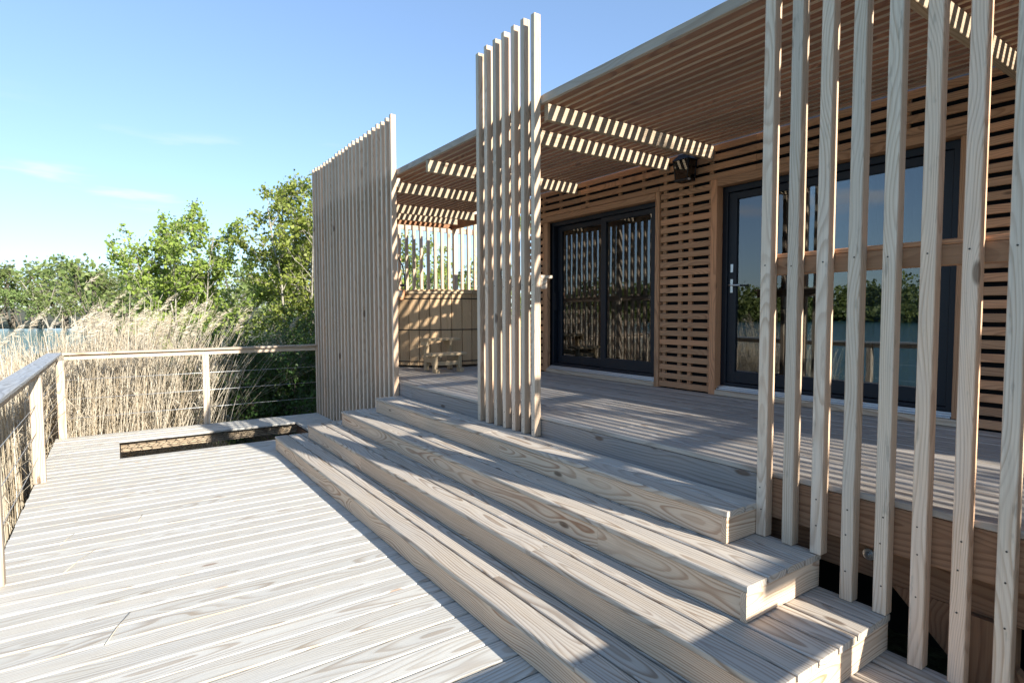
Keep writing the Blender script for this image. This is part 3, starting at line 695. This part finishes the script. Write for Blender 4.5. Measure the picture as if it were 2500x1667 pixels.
def grow(rs, stems, height, spread, levels=3, lean=(0, 0), r0=.045, nkids=7, kidlen=.45, up=.25):
    """returns list of branches (pts Nx3, radius0, radius1, level)"""
    out = []
    def branch(p, d, ln, ra, lev):
        n = max(4, int(6 if lev < 2 else 4)); pts = [p.copy()]; dd = d/np.linalg.norm(d)
        for i in range(n):
            dd = dd+rs.normal(0, .13+.05*lev, 3)+np.array([0, 0, up*(.25 if lev == 0 else .18)]); dd /= np.linalg.norm(dd)
            pts.append(pts[-1]+dd*ln/n)
        pts = np.array(pts); out.append((pts, ra, ra*.35, lev))
        if lev < levels:
            k = max(2, int(nkids*(1 if lev == 0 else .75)))
            for _ in range(k):
                u = rs.uniform(.22 if lev == 0 else .12, 1.0)**.8; q = u*n; i = min(n-1, int(q)); pp = pts[i]+(pts[i+1]-pts[i])*(q-i)
                dr = (pts[i+1]-pts[i]); dr /= np.linalg.norm(dr); a = rs.normal(0, 1, 3); a -= dr*a.dot(dr); a /= np.linalg.norm(a)
                nd = dr*rs.uniform(.55, .95)+a*rs.uniform(.5, .95)
                branch(pp, nd, ln*kidlen*rs.uniform(.6, 1.15)*(1.15-.5*u), max(.003, ra*(1-.65*u)*.5), lev+1)
    for s in range(stems):
        th = rs.uniform(0, 2*math.pi) if stems > 1 else rs.uniform(0, 6)
        d = np.array([math.cos(th)*spread+lean[0], math.sin(th)*spread+lean[1], 1.0])
        branch(np.array([math.cos(th)*.12*(stems > 1), math.sin(th)*.12*(stems > 1), -.15]), d, height*rs.uniform(.8, 1.05), r0*rs.uniform(.7, 1.1), 0)
    return out
def tubes(br, seg=5, maxlev=9, minr=0.0):
    V = []; F = []; n = 0
    for pts, ra, rb, lev in br:
        if lev > maxlev: continue
        k = len(pts)
        for i in range(k):
            d = pts[min(i+1, k-1)]-pts[max(i-1, 0)]; d = d/(np.linalg.norm(d)+1e-9)
            a = np.cross(d, [0.31, .95, .05]); a /= np.linalg.norm(a)+1e-9; b = np.cross(d, a); rr = max(minr, ra+(rb-ra)*i/(k-1))
            for j in range(seg):
                t_ = 2*math.pi*j/seg; V.append(pts[i]+(a*math.cos(t_)+b*math.sin(t_))*rr)
        for i in range(k-1):
            for j in range(seg): F.append((n+i*seg+j, n+i*seg+(j+1) % seg, n+(i+1)*seg+(j+1) % seg, n+(i+1)*seg+j))
        n += k*seg
    return V, F
def leaves(rs, br, per, size, minlev, jit, aspect=.8, hang=.0):
    P = []
    for pts, ra, rb, lev in br:
        if lev < minlev: continue
        ln = np.linalg.norm(np.diff(pts, axis=0), axis=1).sum(); k = rs.poisson(max(.5, ln*per))
        q = rs.uniform(.1, 1, k)*(len(pts)-1); i = np.minimum(len(pts)-2, q.astype(int)); P.append(pts[i]+(pts[i+1]-pts[i])*(q-i)[:, None]+rs.normal(0, jit, (k, 3)))
    P = np.concatenate(P); n = len(P)
    a = rs.normal(0, 1, (n, 3)); a[:, 2] -= hang; a /= np.linalg.norm(a, axis=1)[:, None]
    b = rs.normal(0, 1, (n, 3)); b -= a*(a*b).sum(1)[:, None]; b /= np.linalg.norm(b, axis=1)[:, None]
    c = np.cross(a, b); s = (size*rs.uniform(.45, 1.3, n))[:, None]
    V = np.stack([P-a*s*.5, P+b*s*aspect*.5+c*s*.08-a*s*.05, P+a*s*.55, P-b*s*aspect*.5+c*s*.08-a*s*.05], 1).reshape(-1, 3)
    return V, np.arange(4*n).reshape(n, 4)
def tree(name, loc, label, seed, mat='poplar', bark='pale', group=None, cat='tree', rot=0, stems=1, height=5, spread=.2, levels=3, lean=(0, 0), r0=.06, nkids=8, kidlen=.45, up=.25, per=14, size=.07, minlev=2, jit=.05, aspect=.85, hang=.0):
    rs = np.random.RandomState(seed); br = grow(rs, stems, height, spread, levels, lean, r0, nkids, kidlen, up)
    o = thing(name, loc, label, cat, group); o.rotation_euler = (0, 0, rot)
    V, F = tubes(br); npmesh('trunk', V, F, BK[bark], o, True)
    V, F = leaves(rs, br, per, size, minlev, jit, aspect, hang); npmesh('crown', V, F, LM[mat], o)
    return o
GZ = -0.85
NEAR = 'young trees close behind the back railing'
PK = dict(levels=3, per=20, size=.085, jit=.06, group=NEAR)
tree('poplar_tree', (-1.0, 13.0, GZ), 'slender young poplar with open leafy crown rising behind the reeds', 12, stems=8, height=4.6, spread=.22, lean=(-.06, 0), r0=.035, nkids=13, kidlen=.34, **PK)
tree('poplar_tree', (1.0, 11.0, GZ), 'tall bright green poplar with pale trunk just left of the dense slat screen', 24, stems=7, height=5.5, spread=.14, lean=(.0, 0), r0=.055, nkids=14, kidlen=.31, **PK)
tree('poplar_tree', (2.0, 11.8, GZ), 'bushy poplar half hidden by the far edge of the dense slat screen', 27, stems=5, height=4.2, spread=.2, r0=.06, nkids=11, kidlen=.36, **PK)
tree('poplar_tree', (3.3, 12.5, GZ), 'young poplar standing behind the dense slat screen', 31, stems=3, height=4.4, spread=.2, r0=.06, nkids=9, kidlen=.40, **PK)
tree('poplar_tree', (5.2, 12.6, GZ), 'leafy poplar seen between the back slats above the left part of the hot tub', 37, stems=5, height=4.6, spread=.12, r0=.06, nkids=11, kidlen=.34, **PK)
tree('poplar_tree', (7.4, 13.4, GZ), 'low poplar seen through the back slats above the middle of the hot tub', 41, stems=4, height=3.2, spread=.22, r0=.05, nkids=9, kidlen=.40, **PK)
tree('poplar_tree', (9.6, 13.0, GZ), 'taller poplar seen through the right end of the back slat screen', 43, stems=2, height=5.4, spread=.2, r0=.06, nkids=8, kidlen=.40, **PK)
# poplars standing beyond the near end of the house; the low sun shines through them onto the terrace
PS = dict(levels=3, stems=6, spread=.05, r0=.10, nkids=15, kidlen=.20, up=.12, per=15, size=.10, jit=.08, cat='tree', group='poplars beyond the near end of the house')
tree('poplar_tree', (2.5, -9.6, GZ), 'tall leaning poplar beyond the near end of the house, outside the picture', 71, height=8.0, lean=(.30, 0), **PS)
tree('poplar_tree', (3.5, -10.2, GZ), 'second tall leaning poplar beyond the near end of the house, outside the picture', 73, height=8.2, lean=(.30, 0), **PS)
tree('poplar_tree', (4.3, -9.8, GZ), 'third poplar beyond the near end of the house, outside the picture', 75, height=8.0, lean=(.20, 0), **PS)
SH = 'shrubs between the railing and the trees'
tree('silver_shrub', (-1.15, 10.8, GZ), 'grey green silvery shrub behind the reeds under the slender poplar', 51, 'olive', 'dark', SH, 'shrub', stems=8, height=2.0, spread=.5, levels=2, r0=.02, nkids=9, per=46, size=.075, minlev=1, aspect=.42, kidlen=.5)
tree('silver_shrub', (.1, 9.6, GZ), 'silver leaved shrub left of the tall poplar trunk above the railing', 53, 'olive', 'dark', SH, 'shrub', stems=8, height=2.0, spread=.5, levels=2, r0=.02, nkids=9, per=46, size=.075, minlev=1, aspect=.42, kidlen=.5)
for i, (x, y, h_, lb) in enumerate(((-.95, 7.9, 1.6, 'dark green shrub behind the back railing right of its middle post'), (-.2, 7.6, 1.7, 'dark green shrub behind the railing cables close to the dense slat screen'), (.6, 8.3, 2.2, 'dark twiggy shrub at the foot of the dense slat screen'), (-.5, 9.0, 2.0, 'dense green shrub behind the railing under the tall poplar'), (1.6, 9.4, 2.6, 'tall green shrub half hidden by the dense slat screen'))):
    tree('leafy_shrub', (x, y, GZ), lb, 60+i, 'dark', 'dark', SH, 'shrub', stems=9, height=h_, spread=.45, levels=2, r0=.018, nkids=9, per=46, size=.06, minlev=1, aspect=.6, kidlen=.5)
MID = 'bushy trees in the middle distance'
protos = []
for k in range(4):
    p = tree('bushy_tree', (0, 0, 0), 'x', 80+k, 'far', 'pale' if k % 2 else 'dark', MID, stems=4, height=5.0, spread=.28, levels=3, r0=.10, nkids=7, per=4.2, size=.26, minlev=1, jit=.22, kidlen=.46)
    protos.append(p)
def copytree(src, loc, rot, s, label, group, name=None):
    o = src.copy(); col.objects.link(o); o.location = loc; o.rotation_euler = (0, 0, rot); o.scale = (s[0], s[0], s[1]); o['label'] = label; o['group'] = group
    if name: o.name = name
    for ch in src.children:
        c = ch.copy(); col.objects.link(c); c.parent = o
    return o
mids = [(-3.2, 42, 1.0, 1.05), (.5, 36, 1.0, .95), (3.2, 33, 1.0, 1.0), (1.4, 24, .85, .72), (4.2, 27, .9, .85), (6.6, 24, .9, .9), (8.0, 32, 1.1, 1.0), (-1.2, 52, 1.2, 1.15), (3.4, 21, .7, .62), (11, 26, 1.0, 1.0), (14, 30, 1.1, 1.1), (17.5, 28, 1.1, 1.1), (-.6, 21, .7, .55)]
first = [True]*4
for i, (x, y, s, hz_) in enumerate(mids):
    k = i % 4; lb = 'mid green bushy tree behind the young poplars'
    if first[k]:
        o = protos[k]; o.location = (x, y, -.9); o.rotation_euler = (0, 0, i*1.7); o.scale = (s, s, hz_); o['label'] = lb; o['group'] = MID; first[k] = False
    else: copytree(protos[k], (x, y, -.9), i*1.7, (s, hz_), lb, MID)
FAR = 'trees on the far shore of the lake'
rf = random.Random(5)
far = [(-38, 128, 2.0), (-31, 124, 1.75), (-26, 133, 2.1), (-21.5, 123, 1.85), (-17.5, 131, 2.0), (-13.2, 124, 1.75), (-9.8, 130, 2.35), (-6.2, 126, 1.8), (-2.6, 124, 1.7), (1.0, 129, 1.9), (4.5, 126, 1.95), (8.2, 120, 2.0), (-16, 150, 2.4), (-4, 152, 2.3), (-28, 150, 2.3), (-23.8, 119, 1.2), (-15.2, 119, 1.1), (-7.8, 119.5, 1.15), (-.6, 119.5, 1.2), (5.6, 117, 1.3), (-33, 119, 1.3), (-11.5, 118.5, 1.0), (-19.3, 119, 1.0), (-3.9, 118.5, 1.05)]
for i, (x, y, s) in enumerate(far):
    copytree(protos[i % 4], (x, y, -.7), rf.uniform(0, 6), (s*1.15, s), 'green tree in the row along the far lake shore', FAR, 'far_shore_tree')
# the far wood round the rest of the lake reads as one mass
def wood_mass():
    rs = np.random.RandomState(9); V = []; 
    P = []; S = []
    for k in range(150):
        a = rs.uniform(-100, -17); R = rs.uniform(150, 185); x = R*math.sin(math.radians(a)); y = R*math.cos(math.radians(a)); h_ = rs.uniform(6, 13); n = 420
        u = rs.normal(0, 1, (n, 3)); u /= np.linalg.norm(u, axis=1)[:, None]; u *= (rs.uniform(0, 1, n)**.35)[:, None]
        u = u*np.array([h_*.42, h_*.42, h_*.48])+np.array([x, y, -1+h_*.5]); u += rs.normal(0, .5, u.shape); P.append(u)
    for k in range(260):
        a = rs.uniform(-100, -17); R = rs.uniform(146, 152); x = R*math.sin(math.radians(a)); y = R*math.cos(math.radians(a)); h_ = rs.uniform(2, 5); n = 120
        u = rs.normal(0, 1, (n, 3)); u /= np.linalg.norm(u, axis=1)[:, None]; u *= (rs.uniform(0, 1, n)**.35)[:, None]; P.append(u*np.array([h_*.7, h_*.7, h_*.5])+np.array([x, y, -1+h_*.4]))
    P = np.concatenate(P); n = len(P)
    a = rs.normal(0, 1, (n, 3)); a /= np.linalg.norm(a, axis=1)[:, None]; b = rs.normal(0, 1, (n, 3)); b -= a*(a*b).sum(1)[:, None]; b /= np.linalg.norm(b, axis=1)[:, None]
    s = rs.uniform(.5, 1.1, n)[:, None]
    V = np.stack([P-a*s*.6, P+b*s*.5, P+a*s*.6, P-b*s*.5], 1).reshape(-1, 3)
    o = npmesh('far_wood', V, np.arange(4*n).reshape(n, 4), LM['far']); tag(o, 'distant green wood along the opposite shore of the lake', kind='stuff')
wood_mass()

# ------------------------------------------------------------------ reeds
def reedmat():
    mt, B, b = newmat('dry_reed_straw'); t_ = mt.node_tree; out = [n for n in t_.nodes if n.type == 'OUTPUT_MATERIAL'][0]
    gm = B.n.new('ShaderNodeNewGeometry')
    c = B.mix(gm.outputs['Random Per Island'], rgb(0.42, 0.33, 0.21), rgb(0.76, 0.69, 0.55))
    B.put(b.inputs['Base Color'], c); b.inputs['Roughness'].default_value = .6
    tr = B.n.new('ShaderNodeBsdfTranslucent'); B.put(tr.inputs['Color'], c); ms = B.n.new('ShaderNodeMixShader'); ms.inputs[0].default_value = .2
    B.put(ms.inputs[1], b.outputs[0]); B.put(ms.inputs[2], tr.outputs[0]); B.put(out.inputs['Surface'], ms.outputs[0]); return mt
RM = reedmat()
def reeds():
    rs = np.random.RandomState(12); pts = []
    def zone(n, x0, x1, y0, y1, keep):
        x = rs.uniform(x0, x1, n); y = rs.uniform(y0, y1, n); k = np.array([rs.uniform() < keep(a, b) for a, b in zip(x, y)]); pts.append(np.stack([x[k], y[k]], 1))
    zone(6800, -5.6, -.7, 6.12, 10.6, lambda a, b: 1 if a < -1.75-.15*(b-6) else max(0, 1-(a+1.75+.15*(b-6))/.55)**1.6)
    zone(3200, -5.8, -3.46, 2.9, 6.12, lambda a, b: 1.0)
    zone(900, -8.0, -5.6, 4.0, 11.0, lambda a, b: .9)
    P = np.concatenate(pts); n = len(P)
    hgt = rs.normal(2.18, .26, n)-.42*np.clip((-2.9-P[:, 0])/.8, 0, 1)+.10*rs.normal(0, 1, n)*(rs.uniform(size=n) < .2)
    lowmask = rs.uniform(size=n) < .3; hgt[lowmask] *= rs.uniform(.45, .9, lowmask.sum())
    lean = rs.normal(0, .11, (n, 2))+np.array([.05, .0]); wild = rs.uniform(size=n) < .17; lean[wild] += rs.normal(0, .35, (wild.sum(), 2))
    edge = P[:, 0] > -2.3; lean[edge, 0] += rs.uniform(0, .35, edge.sum())
    # keep stalks near the deck from leaning over it
    nearb = (P[:, 1] < 6.6) & (P[:, 1] > 6.0) & (P[:, 0] > -3.4); lean[nearb, 1] = np.abs(lean[nearb, 1])
    nearl = (P[:, 0] > -4.0) & (P[:, 1] < 6.1); lean[nearl, 0] = -np.abs(lean[nearl, 0])*.7
    rad_ = rs.uniform(.0035, .0070, n); base = np.column_stack([P, np.full(n, GZ-.1)])
    lev = 5; V = np.zeros((n, lev, 3, 3), np.float32); cen = np.zeros((n, lev, 3))
    for l in range(lev):
        u = l/(lev-1); h_ = hgt*u; off = lean*(h_*(.55+.45*u))[:, None]
        cen[:, l, 0] = base[:, 0]+off[:, 0]; cen[:, l, 1] = base[:, 1]+off[:, 1]; cen[:, l, 2] = base[:, 2]+h_*(1-.12*np.abs(lean).sum(1)*u)
        for j in range(3):
            a = 2*math.pi*j/3; V[:, l, j] = cen[:, l]; V[:, l, j, 0] += rad_*(1-.5*u)*math.cos(a); V[:, l, j, 1] += rad_*(1-.5*u)*math.sin(a)
    idx = np.arange(n*lev*3).reshape(n, lev, 3); F = []
    for l in range(lev-1):
        for j in range(3): F.append(np.stack([idx[:, l, j], idx[:, l, (j+1) % 3], idx[:, l+1, (j+1) % 3], idx[:, l+1, j]], 1))
    Vs = [V.reshape(-1, 3)]; Fs = [np.concatenate(F)]; cnt = n*lev*3
    # long dry leaves
    m_ = int(n*1.2); k = rs.randint(0, n, m_); u = rs.uniform(.25, .92, m_); q = u*(lev-1); i = np.minimum(lev-2, q.astype(int)); fr = (q-i)[:, None]
    p0 = cen[k, i]*(1-fr)+cen[k, i+1]*fr; az = rs.uniform(0, 2*math.pi, m_); ln = rs.uniform(.18, .5, m_); d = np.stack([np.cos(az), np.sin(az), np.zeros(m_)], 1); sd_ = np.stack([-np.sin(az), np.cos(az), np.zeros(m_)], 1); wd = rs.uniform(.004, .010, m_)[:, None]
    rise = rs.uniform(.3, 1.0, m_); VV = []
    for s_ in (0, .5, 1.0):
        c = p0+d*(ln*s_*.75)[:, None]; c[:, 2] += ln*(rise*s_-1.0*s_*s_*rs.uniform(.5, 1.1, m_)); ww = wd*(1-.8*s_); VV += [c-sd_*ww, c+sd_*ww]
    # leave the deck side clear
    VV = np.stack(VV, 1); bad = ((VV[:, :, 0] > -3.40) & (VV[:, :, 1] < 6.06)).any(1); VV = VV[~bad]; m_ = len(VV)
    id2 = np.arange(m_*6).reshape(m_, 6)+cnt; Fs += [id2[:, [0, 1, 3, 2]], id2[:, [2, 3, 5, 4]]]; Vs.append(VV.reshape(-1, 3)); cnt += m_*6
    # feathery plumes at the tips, blown to the right
    pl = np.where((rs.uniform(size=n) < .10) & (hgt > 2.15))[0]; tips = cen[pl, -1]; m2 = len(pl); pv = []
    for s_ in range(70):
        u = rs.uniform(0, 1, m2)[:, None]; bend = np.stack([.20*u[:, 0]**1.6, -.03*u[:, 0], .34*u[:, 0]-.10*u[:, 0]**2], 1)*rs.uniform(.9, 1.3, m2)[:, None]
        c = tips+bend+rs.normal(0, .010, (m2, 3)); dr = np.stack([rs.uniform(.3, 1.1, m2), rs.normal(0, .35, m2), rs.uniform(-.1, .7, m2)], 1); dr /= np.linalg.norm(dr, axis=1)[:, None]
        L_ = rs.uniform(.05, .12, m2)[:, None]*(1.1-.6*u); sdv = np.cross(dr, rs.normal(0, 1, (m2, 3))); sdv /= np.linalg.norm(sdv, axis=1)[:, None]; w2 = rs.uniform(.002, .0045, m2)[:, None]
        pv.append(np.stack([c-sdv*w2*.4, c+dr*L_*.5-sdv*w2, c+dr*L_, c+dr*L_*.5+sdv*w2], 1))
    pv = np.concatenate(pv); id3 = np.arange(len(pv)*4).reshape(-1, 4)+cnt; Fs.append(id3); Vs.append(pv.reshape(-1, 3))
    o = npmesh('reeds', np.concatenate(Vs), np.concatenate(Fs), RM); tag(o, 'dense bed of dry straw coloured reeds with feathery plumes beyond the railing', kind='stuff')
    # low green growth among the reed feet and under the netted opening
    m3 = 9000; x = rs.uniform(-5.6, 1.5, m3); y = rs.uniform(3.9, 9.0, m3); p0 = np.stack([x, y, np.full(m3, GZ-.05)], 1); az = rs.uniform(0, 6.283, m3); h3 = rs.uniform(.15, .55, m3)*np.where((y < 6) & (x > -3.3), .8, 1.0); d = np.stack([np.cos(az), np.sin(az), np.zeros(m3)], 1); sv = np.stack([-np.sin(az), np.cos(az), np.zeros(m3)], 1)*.006
    VV = np.stack([p0-sv, p0+sv, p0+d*(h3*.25)[:, None]+np.stack([0*h3, 0*h3, h3*.7], 1)+sv*.7, p0+d*(h3*.25)[:, None]+np.stack([0*h3, 0*h3, h3*.7], 1)-sv*.7, p0+d*(h3*.6)[:, None]+np.stack([0*h3, 0*h3, h3], 1)], 1)
    idg = np.arange(m3*5).reshape(m3, 5); V5 = VV.reshape(-1, 3)
    me = bpy.data.meshes.new('grass'); me.from_pydata(V5.tolist(), [], idg[:, [0, 1, 2, 3]].tolist()+idg[:, [3, 2, 4]].tolist()); me.materials.append(LM['dark'])
    o = bpy.data.objects.new('grass', me); link(o); tag(o, 'rough green grass among the reed feet and below the deck opening', kind='stuff')
reeds()
# a few blown reed stalks lying on the deck
for i, (x, y, a, ln, lb) in enumerate(((-2.9, 1.25, 1.1, .34, 'longest dry reed stalk lying on the sunlit deck near the left railing'), (-2.55, 1.95, 1.35, .16, 'short dry reed stalk lying on the deck at middle left'), (-2.99, 1.75, 1.2, .2, 'thin dry reed stalk on the deck close to the left railing'), (-2.70, .15, 1.2, .30, 'dry reed stalk lying at the bottom left of the deck'))):
    b = MB(); dx, dy = math.cos(a)*ln/2, math.sin(a)*ln/2
    b.tube([(-dx, -dy, .0035), (-.1*dx, .1*dy, .006), (dx, dy, .012)], .0028, 5, r2=.0012); o = b.build('reed_stalk', RM, fix=False); o.location = (x, y, .001); tag(o, lb, 'reed stalk', 'stray reed stalks on the deck')
